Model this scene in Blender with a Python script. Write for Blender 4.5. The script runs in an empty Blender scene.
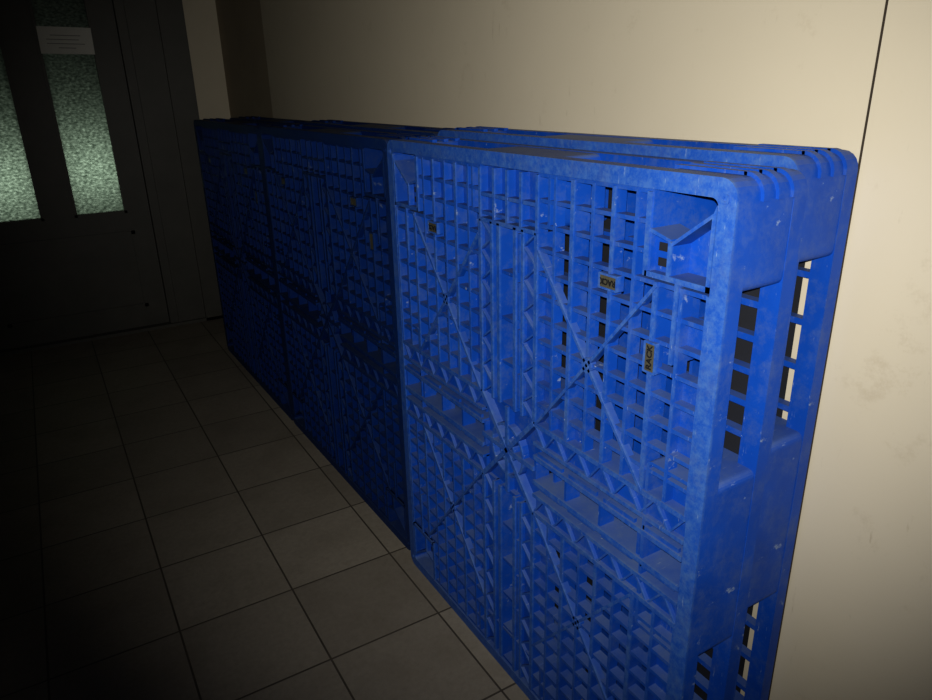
import bpy, math, random
from mathutils import Matrix, Vector
random.seed(4)
H=1.34
scene=bpy.context.scene
try:
    scene.view_settings.view_transform='Standard'
    scene.view_settings.look='Medium High Contrast'
except Exception: pass

# ---------------- materials ----------------
def newmat(name):
    m=bpy.data.materials.new(name); m.use_nodes=True
    nt=m.node_tree; b=nt.nodes['Principled BSDF']
    return m,nt,b
def N(nt,t,**k):
    n=nt.nodes.new(t)
    for a,v in k.items(): setattr(n,a,v)
    return n
def L(nt,a,b): nt.links.new(a,b)
def math_(nt,op,a,b=None,clamp=False):
    n=N(nt,'ShaderNodeMath',operation=op); n.use_clamp=clamp
    for i,x in enumerate((a,b)):
        if x is None: continue
        if isinstance(x,(int,float)): n.inputs[i].default_value=x
        else: L(nt,x,n.inputs[i])
    return n.outputs[0]
def mix(nt,f,a,b):
    n=N(nt,'ShaderNodeMix',data_type='RGBA')
    for i,x in ((0,f),(6,a),(7,b)):
        if isinstance(x,(int,float)): n.inputs[i].default_value=x
        elif isinstance(x,tuple): n.inputs[i].default_value=(*x,1)
        else: L(nt,x,n.inputs[i])
    return n.outputs[2]
def noise(nt,vec,scale,detail=4,rough=.6):
    n=N(nt,'ShaderNodeTexNoise'); n.inputs['Scale'].default_value=scale
    n.inputs['Detail'].default_value=detail; n.inputs['Roughness'].default_value=rough
    L(nt,vec,n.inputs['Vector']); return n.outputs[0]
def ramp(nt,f,a,b):
    n=N(nt,'ShaderNodeMapRange'); n.inputs[1].default_value=a; n.inputs[2].default_value=b
    L(nt,f,n.inputs[0]); return n.outputs[0]
def bump(nt,h,bsdf,st,dist=.002):
    n=N(nt,'ShaderNodeBump'); n.inputs['Strength'].default_value=st; n.inputs['Distance'].default_value=dist
    L(nt,h,n.inputs['Height']); L(nt,n.outputs[0],bsdf.inputs['Normal'])

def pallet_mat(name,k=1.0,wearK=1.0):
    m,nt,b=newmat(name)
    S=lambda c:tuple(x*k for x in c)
    tc=N(nt,'ShaderNodeTexCoord'); ob=tc.outputs['Object']
    sep=N(nt,'ShaderNodeSeparateXYZ'); L(nt,ob,sep.inputs[0])
    sn=N(nt,'ShaderNodeSeparateXYZ'); L(nt,tc.outputs['Normal'],sn.inputs[0])
    n1=noise(nt,ob,6,5); n2=noise(nt,ob,60,8,.8)
    base=mix(nt,ramp(nt,n1,.3,.7),S((.0025,.042,.25)),S((.004,.058,.33)))
    front=ramp(nt,sep.outputs[0],.006,.001)
    wear=math_(nt,'MULTIPLY',front,math_(nt,'ADD',math_(nt,'MULTIPLY',ramp(nt,n2,.42,.62),.5),.12),True)
    c=mix(nt,math_(nt,'MULTIPLY',wear,wearK),base,S((.065,.145,.33)))
    mp=N(nt,'ShaderNodeMapping'); L(nt,ob,mp.inputs[0]); mp.inputs['Rotation'].default_value=(.6,.2,.1); mp.inputs['Scale'].default_value=(1,9,1.3)
    scr=math_(nt,'MULTIPLY',ramp(nt,noise(nt,mp.outputs[0],26,6,.7),.64,.71),.65,True)
    c=mix(nt,scr,c,S((.25,.31,.40)))
    sp=math_(nt,'MULTIPLY',ramp(nt,noise(nt,ob,38,5,.7),.70,.74),.8,True)
    c=mix(nt,sp,c,S((.35,.40,.45)))
    up=ramp(nt,sn.outputs[2],.4,.9)
    dust=math_(nt,'MULTIPLY',up,ramp(nt,n1,.2,.7),True)
    dust=math_(nt,'MULTIPLY',dust,.55)
    c=mix(nt,dust,c,S((.12,.15,.18)))
    sm=math_(nt,'MULTIPLY',ramp(nt,noise(nt,ob,18,9,.8),.48,.75),.4,True)
    c=mix(nt,sm,c,S((.11,.145,.20)))
    L(nt,c,b.inputs['Base Color'])
    b.inputs['Roughness'].default_value=.5
    b.inputs['Specular IOR Level'].default_value=.3*k
    bump(nt,n2,b,.12,.001)
    return m
M_blue=pallet_mat('blue_plastic')
M_blue_dark=pallet_mat('blue_plastic_dark',.36,.6)  # same blue plastic with all colours, wear and specular scaled down
def simple(name,col,rough=.6,ns=20,var=.25,bs=.1):
    m,nt,b=newmat(name); tc=N(nt,'ShaderNodeTexCoord')
    n=noise(nt,tc.outputs['Object'],ns,6)
    L(nt,mix(nt,n,tuple(c*(1-var) for c in col),tuple(c*(1+var) for c in col)),b.inputs['Base Color'])
    b.inputs['Roughness'].default_value=rough; bump(nt,n,b,bs)
    return m
M_tag=simple('tag_metal',(.060,.056,.038),.45,200,.5)
M_shade=simple('opening_shade_black',(.004,.005,.009),.8)  # near-black stand-in for the shade inside pallet openings
M_text=simple('tag_letter',(.006,.006,.008),.6)
M_frame=simple('dark_door_paint',(.062,.060,.050),.5,9,.3,.2)
M_dark=simple('seam_dark',(.03,.022,.014),.9)
M_ink=simple('ink',(.2,.2,.2),.9)
M_ceiling=simple('ceiling_paint',(.55,.52,.45),.9)
M_brown=simple('brown_wall_paint',(.30,.25,.18),.6,5,.15,.1)
M_brown2=simple('tan_wall_paint',(.48,.43,.33),.6,5,.1,.1)
M_paper=simple('paper',(.66,.66,.62),.8,30,.03,.02)

def wall_mat():
    m,nt,b=newmat('cream_wall'); tc=N(nt,'ShaderNodeTexCoord'); ob=tc.outputs['Object']
    c=mix(nt,noise(nt,ob,1.7,4),(.44,.395,.305),(.51,.46,.36))
    st=math_(nt,'MULTIPLY',ramp(nt,noise(nt,ob,7,8,.75),.60,.78),.4,True)
    c=mix(nt,st,c,(.25,.19,.12))
    mp=N(nt,'ShaderNodeMapping'); L(nt,ob,mp.inputs[0]); mp.inputs['Scale'].default_value=(1,6,1.0)
    st2=math_(nt,'MULTIPLY',ramp(nt,noise(nt,mp.outputs[0],9,7,.7),.64,.74),.4,True)
    c=mix(nt,st2,c,(.22,.16,.10))
    L(nt,c,b.inputs['Base Color']); b.inputs['Roughness'].default_value=.55
    b.inputs['Specular IOR Level'].default_value=.3
    bump(nt,noise(nt,ob,90,3),b,.15,.001)
    return m
M_wall=wall_mat()
def floor_mat():
    m,nt,b=newmat('floor_tiles'); tc=N(nt,'ShaderNodeTexCoord'); ob=tc.outputs['Object']
    mp=N(nt,'ShaderNodeMapping'); L(nt,ob,mp.inputs[0])
    mp.inputs['Location'].default_value=(-.087+.3075*20,-1.99+.31*20,0)
    br=N(nt,'ShaderNodeTexBrick'); L(nt,mp.outputs[0],br.inputs[0])
    br.offset=0; br.squash=1
    br.inputs['Scale'].default_value=1; br.inputs['Brick Width'].default_value=.3075
    br.inputs['Row Height'].default_value=.31; br.inputs['Mortar Size'].default_value=.0028
    br.inputs['Mortar Smooth'].default_value=.2
    br.inputs['Color1'].default_value=(.20,.178,.145,1); br.inputs['Color2'].default_value=(.255,.228,.185,1)
    br.inputs['Mortar'].default_value=(.05,.042,.032,1)
    n=noise(nt,ob,60,6,.8); n2=noise(nt,ob,5,5)
    c=mix(nt,math_(nt,'MULTIPLY',ramp(nt,n,.4,.7),.35,True),br.outputs[0],(.10,.085,.065))
    c=mix(nt,math_(nt,'MULTIPLY',ramp(nt,n2,.45,.75),.4,True),c,(.12,.10,.075))
    L(nt,c,b.inputs['Base Color']); b.inputs['Roughness'].default_value=.65
    h=math_(nt,'SUBTRACT',math_(nt,'MULTIPLY',n,.15),br.outputs[1])
    bump(nt,h,b,.4,.002)
    return m
M_floor=floor_mat()
def glass_mat():
    m=bpy.data.materials.new('textured_glass'); m.use_nodes=True; nt=m.node_tree
    b=nt.nodes['Principled BSDF']; out=nt.nodes['Material Output']
    tc=N(nt,'ShaderNodeTexCoord'); mp=N(nt,'ShaderNodeMapping'); L(nt,tc.outputs['Object'],mp.inputs[0])
    mp.inputs['Scale'].default_value=(.8,1,1.4)
    v=N(nt,'ShaderNodeTexVoronoi',feature='SMOOTH_F1'); v.inputs['Scale'].default_value=75; L(nt,mp.outputs[0],v.inputs[0])
    n=noise(nt,mp.outputs[0],80,3,.6)
    f=math_(nt,'MULTIPLY',ramp(nt,n,.25,.72),ramp(nt,v.outputs[0],1.1,.0),True)
    tr=N(nt,'ShaderNodeBsdfTranslucent'); L(nt,mix(nt,f,(.14,.17,.145),(.95,1.0,.92)),tr.inputs[0])
    b.inputs['Base Color'].default_value=(.04,.045,.04,1); b.inputs['Roughness'].default_value=.25
    bump(nt,n,b,.8,.004)
    ms=N(nt,'ShaderNodeMixShader'); ms.inputs[0].default_value=.75
    L(nt,b.outputs[0],ms.inputs[1]); L(nt,tr.outputs[0],ms.inputs[2]); L(nt,ms.outputs[0],out.inputs[0])
    return m
M_glass=glass_mat()

# ---------------- mesh helper ----------------
class MB:
    def __init__(s): s.v=[];s.f=[];s.m=[]
    def box(s,a0,a1,b0,b1,c0,c1,mi=0):
        i=len(s.v)
        s.v+=[(a0,b0,c0),(a1,b0,c0),(a1,b1,c0),(a0,b1,c0),(a0,b0,c1),(a1,b0,c1),(a1,b1,c1),(a0,b1,c1)]
        s.f+=[tuple(i+k for k in q) for q in ((0,3,2,1),(4,5,6,7),(0,1,5,4),(1,2,6,5),(2,3,7,6),(3,0,4,7))]
        s.m+=[mi]*6
    def prism(s,poly,w0,w1,mi=0):
        i=len(s.v);n=len(poly)
        s.v+=[(u,v,w0) for u,v in poly]+[(u,v,w1) for u,v in poly]
        s.f.append(tuple(i+k for k in range(n-1,-1,-1))); s.f.append(tuple(i+n+k for k in range(n)))
        for k in range(n):
            k2=(k+1)%n; s.f.append((i+k,i+k2,i+n+k2,i+n+k))
        s.m+=[mi]*(n+2)
    def ring(s,po,pi,w0,w1,mi=0):
        i=len(s.v);n=len(po)
        for p in (po,pi):
            for w in (w0,w1): s.v+=[(u,v,w) for u,v in p]
        for k in range(n):
            k2=(k+1)%n
            o0,o0b=i+k,i+k2; o1,o1b=i+n+k,i+n+k2; q0,q0b=i+2*n+k,i+2*n+k2; q1,q1b=i+3*n+k,i+3*n+k2
            s.f+=[(o0,o0b,o1b,o1),(q0b,q0,q1,q1b),(o0,q0,q0b,o0b),(o1,o1b,q1b,q1)]
            s.m+=[mi]*4
    def bar(s,p,q,t,w0,w1,mi=0):
        d=Vector((q[0]-p[0],q[1]-p[1])).normalized(); n=Vector((-d.y,d.x))*t/2
        s.prism([(p[0]-n.x,p[1]-n.y),(q[0]-n.x,q[1]-n.y),(q[0]+n.x,q[1]+n.y),(p[0]+n.x,p[1]+n.y)],w0,w1,mi)
    def mesh(s,name,mats,conv=None):
        me=bpy.data.meshes.new(name)
        vs=[conv(*p) for p in s.v] if conv else s.v
        me.from_pydata(vs,[],s.f); 
        for m in mats: me.materials.append(m)
        me.polygons.foreach_set('material_index',s.m)
        import bmesh
        bm=bmesh.new(); bm.from_mesh(me); bmesh.ops.recalc_face_normals(bm,faces=bm.faces); bm.to_mesh(me); bm.free()
        me.update(); return me
def obj(name,me,loc=(0,0,0)):
    o=bpy.data.objects.new(name,me); o.location=loc; scene.collection.objects.link(o); return o
def rrect(u0,u1,v0,v1,r,seg=5):
    rs=r if isinstance(r,(tuple,list)) else (r,)*4
    pts=[]
    for (cx,cy,sx,sy,a0),rr in zip(((u0,v0,1,1,180),(u1,v0,-1,1,270),(u1,v1,-1,-1,0),(u0,v1,1,-1,90)),rs):
        ox,oy=cx+sx*rr,cy+sy*rr
        for k in range(seg+1):
            a=math.radians(a0+90*k/seg); pts.append((ox+rr*math.cos(a),oy+rr*math.sin(a)))
    return pts

# ---------------- pallet ----------------
W,V,T=1.03,1.2,.14
def build_pallet(name,inset,nv=22,mat=M_blue):
    p=MB()
    D=.025
    DR_=.030
    RC=.026
    p.ring(rrect(0,W,0,V,RC),rrect(.028,W-.028,.026,V-.026,.012),0,DR_)
    p.ring(rrect(0,W,0,V,RC),rrect(.034,W-.034,.034,V-.034,.012),T-.026,T)
    uc,vc=W/2,V/2; bu,bv=.095,.10
    t=.0068
    quads=[(.03,uc-bu),(uc+bu,W-.03)],[(.03,vc-bv),(vc+bv,V-.03)]
    NC,NR=8,11
    for ui,(ua,ub) in enumerate(quads[0]):
        for vi,(va,vb) in enumerate(quads[1]):
            pu=(ub-ua)/NC; pv=(vb-va)/NR
            for k in range(NC+1):
                u=ua+pu*k; deep=k in(2,6); th=t*1.25 if deep else (t if k%2==0 else t*.85)
                out=(k>=6 and ui==1) or (k<=2 and ui==0)
                v0,v1=va,vb
                if out:
                    if vi==1: v1=V-.155
                    else: v0=.155
                p.box(u-th/2,u+th/2,v0,v1,.003 if k%2 else .0012,D+(.012 if deep else 0))
            for k in range(NR+1):
                v=va+pv*k; u0,u1=ua,ub
                inpocket=(v>V-.155) if vi==1 else (v<.155)
                if inpocket:
                    if ui==1: u1=W-.15
                    else: u0=.15
                p.box(u0,u1,v-t/2,v+t/2,.0042,D-.001)
            for i in range(NC):
                for j in range(NR):
                    fi=i if ui==1 else NC-1-i; fj=j if vi==1 else NR-1-j
                    closed=(fi==0 and fj<7) or (ui==0 and fj>8 and fi<5) or (fj==0 and fi in(1,2,5))
                    if fi>=6 and fj>=7: closed=False
                    elif fi==7: closed=(fj%4!=1)
                    if closed:
                        p.box(ua+pu*i,ua+pu*(i+1),va+pv*j,va+pv*(j+1),D-.004,D-.001)
            cu=uc+(.245 if ui else -.245); cv=vc+(.27 if vi else -.27)
            du,dv=.145,.17
            for sx in(-1,1):
                p.bar((cu-du*sx,cv-dv),(cu+du*sx,cv+dv),.0055,-.0005,.016)
            for r,tt in((.012,.005),):
                p.ring([(cu+r*math.cos(a*math.pi/8),cv+r*1.15*math.sin(a*math.pi/8)) for a in range(16)],
                   [(cu+(r-tt)*math.cos(a*math.pi/8),cv+(r-tt)*1.15*math.sin(a*math.pi/8)) for a in range(16)],-.0005 if r<.02 else .002,.012)
    def beam(horiz,a0,a1,c,hw):
        def B(x0,x1,y0,y1,w0,w1):
            if horiz: p.box(x0,x1,y0,y1,w0,w1)
            else: p.box(y0,y1,x0,x1,w0,w1)
        def R(x0,y0,x1,y1,th,w0,w1):
            if horiz: p.bar((x0,y0),(x1,y1),th,w0,w1)
            else: p.bar((y0,x0),(y1,x1),th,w0,w1)
        for off,th in((-hw,.009),(-hw+.042,.007),(-.028,.009),(.028,.009),(hw-.042,.007),(hw,.009)):
            B(a0,a1,c+off-th/2,c+off+th/2,0,.05)
        for s in(-1,1):
            lo=c+s*hw; hi=c+s*(hw-.042)
            n=max(2,int((a1-a0)/.06)); st=(a1-a0)/n
            for k in range(n):
                x=a0+k*st
                R(x,lo,x+st/2,hi,.0035,.002,.012); R(x+st/2,hi,x+st,lo,.0035,.002,.012)
            B(a0,a1,min(lo,hi),max(lo,hi),.010,.020)
        n=max(2,int((a1-a0)/.085)); st=(a1-a0)/n
        for k in range(n+1):
            x=a0+k*st; B(x-.003,x+.003,c-.028,c+.028,.006,.04)
            if k<n: 
                for s in(-1,1):
                    B(x+.01,x+st-.01,c+s*.036-.004,c+s*.036+.004,.004,.01)
    beam(True,.03,uc-bu,vc,bv); beam(True,uc+bu,W-.03,vc,bv)
    beam(False,.03,vc-bv,uc,bu); beam(False,vc+bv,1.07,uc,bu)
    for z0,z1 in((1.07,V-.03),):
        p.box(uc-bu,uc+bu,z0-.004,z0+.004,0,D)
        for u in(uc-bu,uc-.045,uc,uc+.045,uc+bu): p.box(u-.0035,u+.0035,z0,z1,.001,D)
        p.box(uc-bu,uc+bu,1.115,1.122,.002,D); p.box(uc-bu,uc+bu,z0,z1,.020,.025)
    for s in(-1,1): p.bar((uc-bu,vc-bv*s),(uc+bu,vc+bv*s),.010,-.001,.02)
    p.box(uc-bu,uc+bu,vc-.005,vc+.005,0,.02); p.box(uc-.005,uc+.005,vc-bv,vc+bv,0,.02)
    for r in(.028,.06):
        p.ring([(uc+r*math.cos(a*math.pi/12),vc+r*math.sin(a*math.pi/12)) for a in range(24)],
               [(uc+(r-.005)*math.cos(a*math.pi/12),vc+(r-.005)*math.sin(a*math.pi/12)) for a in range(24)],.001,.02)
    p.box(uc-bu,uc+bu,vc-bv,vc+bv,.018,.024)
    # ---- blocks ----
    def shell(u0,u1,v0,v1,r,w0,w1,th=.006):
        ri=tuple(max(.003,x-th) for x in (r if isinstance(r,tuple) else (r,)*4))
        p.ring(rrect(u0,u1,v0,v1,r),rrect(u0+th,u1-th,v0+th,v1-th,ri),w0,w1)
    c=.15; s_=.012
    mb=.16
    mu=.13
    for ui in(0,1):
        for vi in(0,1):
            u0,u1=(.001,c) if ui==0 else (W-c,W-.001); v0,v1=(.001,c) if vi==0 else (V-c,V-.001)
            r=[s_]*4; r[{(0,0):0,(1,0):1,(1,1):2,(0,1):3}[(ui,vi)]]=RC
            shell(u0,u1,v0,v1,tuple(r),.004,T-.004)
            mx=(lambda u:u) if ui else (lambda u:W-u)
            my=(lambda v:v) if vi else (lambda v:V-v)
            for w in(.052,.082,.112):
                cc=Vector((mx(W-RC),my(V-RC)))
                po=[];pi=[]
                for k in range(9):
                    a=math.radians(-10+110*k/8)
                    sx=1 if ui else -1; sy=1 if vi else -1
                    for lst,rad in((po,RC+.004),(pi,RC-.004)):
                        lst.append((cc.x+sx*rad*math.cos(a),cc.y+sy*rad*math.sin(a)))
                if vi:
                  for k in range(8):
                    q=[po[k],po[k+1],pi[k+1],pi[k]]
                    p.prism(q,w-.006,w+.006)
                x0,x1=sorted((mx(W-c),cc.x)); y0,y1=sorted((my(V-.003),my(V+.0035)))
                if vi: p.box(x0,x1,y0,y1,w-.006,w+.006)
            def poly(pts,w0,w1,mi=0):
                q=[(mx(a),my(b)) for a,b in pts]
                if (ui+vi)%2==1: q=q[::-1]
                p.prism(q,w0,w1,mi)
            e=W-c
            poly([(e,1.05),(W-.03,1.05),(W-.03,1.058),(e,1.058)],0,.09)
            poly([(e-.004,1.05),(e+.004,1.05),(e+.004,1.17),(e-.004,1.17)],0,.05)
            poly([(W-.036,1.05),(W-.03,1.05),(W-.03,1.165),(W-.036,1.15)],.0,.08)
            poly([(e+.004,1.058),(e+.045,1.058),(e+.045,1.108),(e+.004,1.120)],.014,.018)
            poly([(e+.045,1.058),(W-.036,1.058),(W-.036,1.150),(e+.045,1.100)],.040,.044)
            poly([(e+.042,1.058),(e+.048,1.058),(e+.048,1.105),(e+.042,1.108)],.0,.085)
            poly([(e+.045,1.098),(W-.036,1.148),(W-.036,1.154),(e+.045,1.104)],.002,.085)
            poly([(e+.004,1.114),(e+.045,1.104),(e+.045,1.109),(e+.004,1.120)],.002,.06)
            for k in range(2):
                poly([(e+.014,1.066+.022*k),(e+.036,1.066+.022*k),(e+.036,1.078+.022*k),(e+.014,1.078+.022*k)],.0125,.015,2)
            poly([(e+.06,.93),(e+.066,.93),(e+.066,1.05),(e+.06,1.05)],0,.05)
            p.ring(rrect(mx(W-.017)-.006,mx(W-.017)+.006,my(V-.026)-.006,my(V-.026)+.006,.0055),rrect(mx(W-.017)-.003,mx(W-.017)+.003,my(V-.026)-.003,my(V-.026)+.003,.0028),-.0015,.002)
    for ui in(0,1):
        u0,u1=(.001,.12) if ui==0 else (W-.12,W-.001)
        shell(u0,u1,vc-mb,vc+mb,.012,.004,T-.004)
        p.box(u0+.005,u1-.005,vc-mb+.005,vc+mb-.005,.055,.06)
    for vi in(0,1):
        v0,v1=(.001,.12) if vi==0 else (V-.12,V-.001)
        shell(uc-mu,uc+mu,v0,v1,.012,.004,T-.004)
        p.box(uc-mu+.005,uc+mu-.005,v0+.005,v1-.005,.045,.05)
    shell(uc-mu,uc+mu,vc-mb,vc+mb,.012,.03,T-.01)
    # ---- back deck grid ----
    nu=17
    for k in range(1,nu):
        if 4<k<13 and k%2: continue
        u=.034+(W-.068)*k/nu; p.box(u-.003,u+.003,.03,V-.03,T-.022,T-.002)
    for k in range(1,nv):
        v=.034+(V-.068)*k/nv
        p.box(.03,.25,v-.005,v+.005,T-.021,T-.003); p.box(W-.25,W-.03,v-.005,v+.005,T-.021,T-.003)
        if k%2==0: p.box(.25,W-.25,v-.004,v+.004,T-.021,T-.003)
    p.box(inset,W-inset,inset,V-inset,T-.0028,T-.0012,2)  # added black sheet, not a pallet part: makes the openings look dark
    # ---- tags ----
    for uu,vv,a,b in ((.225,1.024,.019,.010),(.805,1.024,.019,.010),(.905,.930,.010,.022)):
        p.box(uu-a,uu+a,vv-b,vv+b,-.002,.012,1)
        p.ring(rrect(uu-a-.003,uu+a+.003,vv-b-.003,vv+b+.003,.002),rrect(uu-a+.0005,uu+a-.0005,vv-b+.0005,vv+b-.0005,.001),-.003,.012)
    return p.mesh(name,[mat,M_tag,M_shade],lambda u,v,w:(w,-u,v))
PM=build_pallet('plastic_pallet',.03)
PM2=build_pallet('plastic_pallet_open',.060,15)
PM3=build_pallet('plastic_pallet_dark',.03,22,M_blue_dark)
def pallet(x,yfar,rz=0,me=PM,sz=1,sy=1):
    o=obj('plastic_pallet',me,(x,yfar,.0)); o.rotation_euler=(0,0,math.radians(rz)); o.scale=(1,sy,sz)
    return o
A=pallet(.743,1.613,0,PM,1.022)
def tagtext(u,v,rot=0,s=.019):
    cu=bpy.data.curves.new('tag_text','FONT'); cu.body='RACK'; cu.size=s; cu.align_x='CENTER'; cu.align_y='CENTER'; cu.extrude=.0004
    cu.offset=.0004; cu.materials.append(M_text)
    o=bpy.data.objects.new('tag_text',cu); scene.collection.objects.link(o); o.parent=A
    o.matrix_local=Matrix.Translation((-.0026,-u,v)) @ Matrix.Rotation(-math.pi/2,4,'Z')@Matrix.Rotation(math.pi/2,4,'X')@Matrix.Rotation(rot,4,'Z')
tagtext(.805,1.024,math.pi,.0135); tagtext(.225,1.024,math.pi,.0135); tagtext(.905,.93,math.pi/2,.0145)
pallet(.898,1.64,0,PM2,1.034)
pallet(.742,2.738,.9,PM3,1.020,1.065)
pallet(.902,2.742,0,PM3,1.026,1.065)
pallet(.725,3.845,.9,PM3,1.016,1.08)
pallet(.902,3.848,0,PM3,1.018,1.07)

# ---------------- room ----------------
XW=1.045; YF=4.5; ZC=2.75; XL=-1.15; YB=-1.6
def boxobj(name,boxes,mats):
    m=MB()
    for b in boxes: m.box(*b[:6],b[6] if len(b)>6 else 0)
    return obj(name,m.mesh(name,mats))
boxobj('floor',[(XL-.1,XW+.2,YB-.1,YF+.15,-.1,0)],[M_floor])
boxobj('ceiling',[(XL-.1,XW+.2,YB-.1,YF+.15,ZC,ZC+.1)],[M_ceiling])
boxobj('wall_right',[(XW,XW+.04,YB,.6115,0,ZC),(XW,XW+.04,.6155,3.56,0,ZC),(XW+.0005,XW+.04,.6115,.6155,0,ZC,1),(XW+.04,XW+.15,YB,YF,0,ZC,1),(XW+.02,XW+.04,3.56,YF,0,ZC,2)],[M_wall,M_dark,M_brown])
boxobj('wall_left',[(XL-.1,XL,YB,YF,0,ZC)],[M_wall])
boxobj('wall_back',[(XL,XW,YB-.1,YB,0,ZC)],[M_wall])
DL,DR=-.40,.53; FZ=2.15
boxobj('wall_far',[(.88,XW+.02,YF,YF+.12,0,ZC)],[M_brown2])
boxobj('wall_far_left',[(XL,-.55,YF,YF+.12,0,ZC)],[M_brown2])
boxobj('wall_far_upper',[(-.55,.88,YF,YF+.12,FZ+.1,ZC)],[M_brown2])
dm=MB()
yo=YF-.03
dm.box(DR+.002,.88,yo,YF+.1,0,FZ+.1,0)
dm.box(DR-.01,DR+.03,YF+.05,YF+.1,0,FZ+.1,0)
dm.box(DR+.05,DR+.065,yo-.012,yo,0,FZ,0); dm.box(.74,.87,yo-.02,yo,0,FZ,0)
dm.box(-.55,DL-.002,yo,YF+.1,0,FZ+.1,0); dm.box(DL-.03,DL+.01,YF+.05,YF+.1,0,FZ+.1,0); dm.box(-.55,.88,yo,YF+.1,FZ,FZ+.1,0)
yd=YF+.005
P=[(-.28,-.01),(.14,.41)]; PB,PT=.705,2.0
for a,b in((DL,-.28),(-.01,.14),(.41,DR)): dm.box(a,b,yd,yd+.045,.01,FZ-.0)
for a,b in P:
    dm.box(a,b,yd,yd+.045,.01,PB); dm.box(a,b,yd,yd+.045,PT,FZ)
    for (x0,x1,z0,z1) in((a,a+.014,PB,PT),(b-.014,b,PB,PT),(a,b,PB,PB+.014),(a,b,PT-.014,PT)):
        dm.box(x0,x1,yd-.008,yd+.02,z0,z1)
for (x0,x1,z0,z1) in((-.30,.43,.14,.16),(-.30,.43,.58,.60),(-.30,-.28,.14,.60),(.41,.43,.14,.60)): dm.box(x0,x1,yd-.008,yd+.01,z0,z1)
dm.box(-.55,.87,YF-.05,YF+.05,0,.018)
d=obj('door_1',dm.mesh('door_1',[M_frame]))
for i,(a,b) in enumerate(P):
    g=MB(); g.box(a+.004,b-.004,yd+.018,yd+.022,PB+.004,PT-.004)
    go=obj('glass_pane_%d'%(i+1),g.mesh('glass_pane',[M_glass])); go.parent=d
pm=MB(); pm.box(-.125,.125,-.001,0,-.065,.065)
po=obj('paper_notice',pm.mesh('paper_notice',[M_paper]),(.275,yd+.015-.0255,1.615)); po.rotation_euler=(0,math.radians(1),0)
tx=MB()
for k,(x0,x1) in enumerate(((-.07,.07),(-.09,.06),(-.09,.085),(-.04,.04))): tx.box(x0,x1,-.0016,-.001,.025-.02*k-.002,.025-.02*k+.001)
to=obj('notice_text',tx.mesh('notice_text',[M_ink])); to.parent=po

# ---------------- lights ----------------
def light(name,typ,loc,**k):
    l=bpy.data.lights.new(name,typ)
    for a,v in k.items(): setattr(l,a,v)
    o=bpy.data.objects.new(name,l); o.location=loc; scene.collection.objects.link(o); return o
def aim(o,d): o.rotation_euler=Vector(d).to_track_quat('-Z','Y').to_euler()
Xw=Vector((.8564,-.1990,.4765));Yw=Vector((-.5158,-.2902,.8060));Zw=Vector((-.0221,-.9360,-.3511))
def ray(u,v):
    r=Vector((u-466,v-350,700)); return Vector((r.dot(Xw),r.dot(Yw),r.dot(Zw)))
f=light('phone_flash_light','SPOT',(-.015,-.01,H+.03),energy=112,spot_size=math.radians(90),spot_blend=1.0,shadow_soft_size=.004,color=(1,.975,.92))
aim(f,ray(545,275))
for i,(x,z,e) in enumerate(((.30,.95,1.7),(-.17,.92,1.7))):
    l=light('back_room_light','AREA',(x,YF+.29,z),energy=e,size=.15,color=(.87,1,.88)); aim(l,(0,-1,0.05))
w=bpy.data.worlds.new('World'); scene.world=w; w.use_nodes=True
w.node_tree.nodes['Background'].inputs[0].default_value=(.5,.6,.6,1); w.node_tree.nodes['Background'].inputs[1].default_value=.004

# ---------------- camera ----------------
cam=bpy.data.cameras.new('camera'); co=bpy.data.objects.new('camera',cam); scene.collection.objects.link(co)
cam.sensor_width=36; cam.lens=36*700/932; cam.clip_start=.01
right=Vector((Xw.x,Yw.x,Zw.x)); down=Vector((Xw.y,Yw.y,Zw.y)); fwd=Vector((Xw.z,Yw.z,Zw.z))
m=Matrix((( right.x,-down.x,-fwd.x,0),(right.y,-down.y,-fwd.y,0),(right.z,-down.z,-fwd.z,0),(0,0,0,1)))
co.matrix_world=Matrix.Translation((0,0,H))@m
scene.camera=co
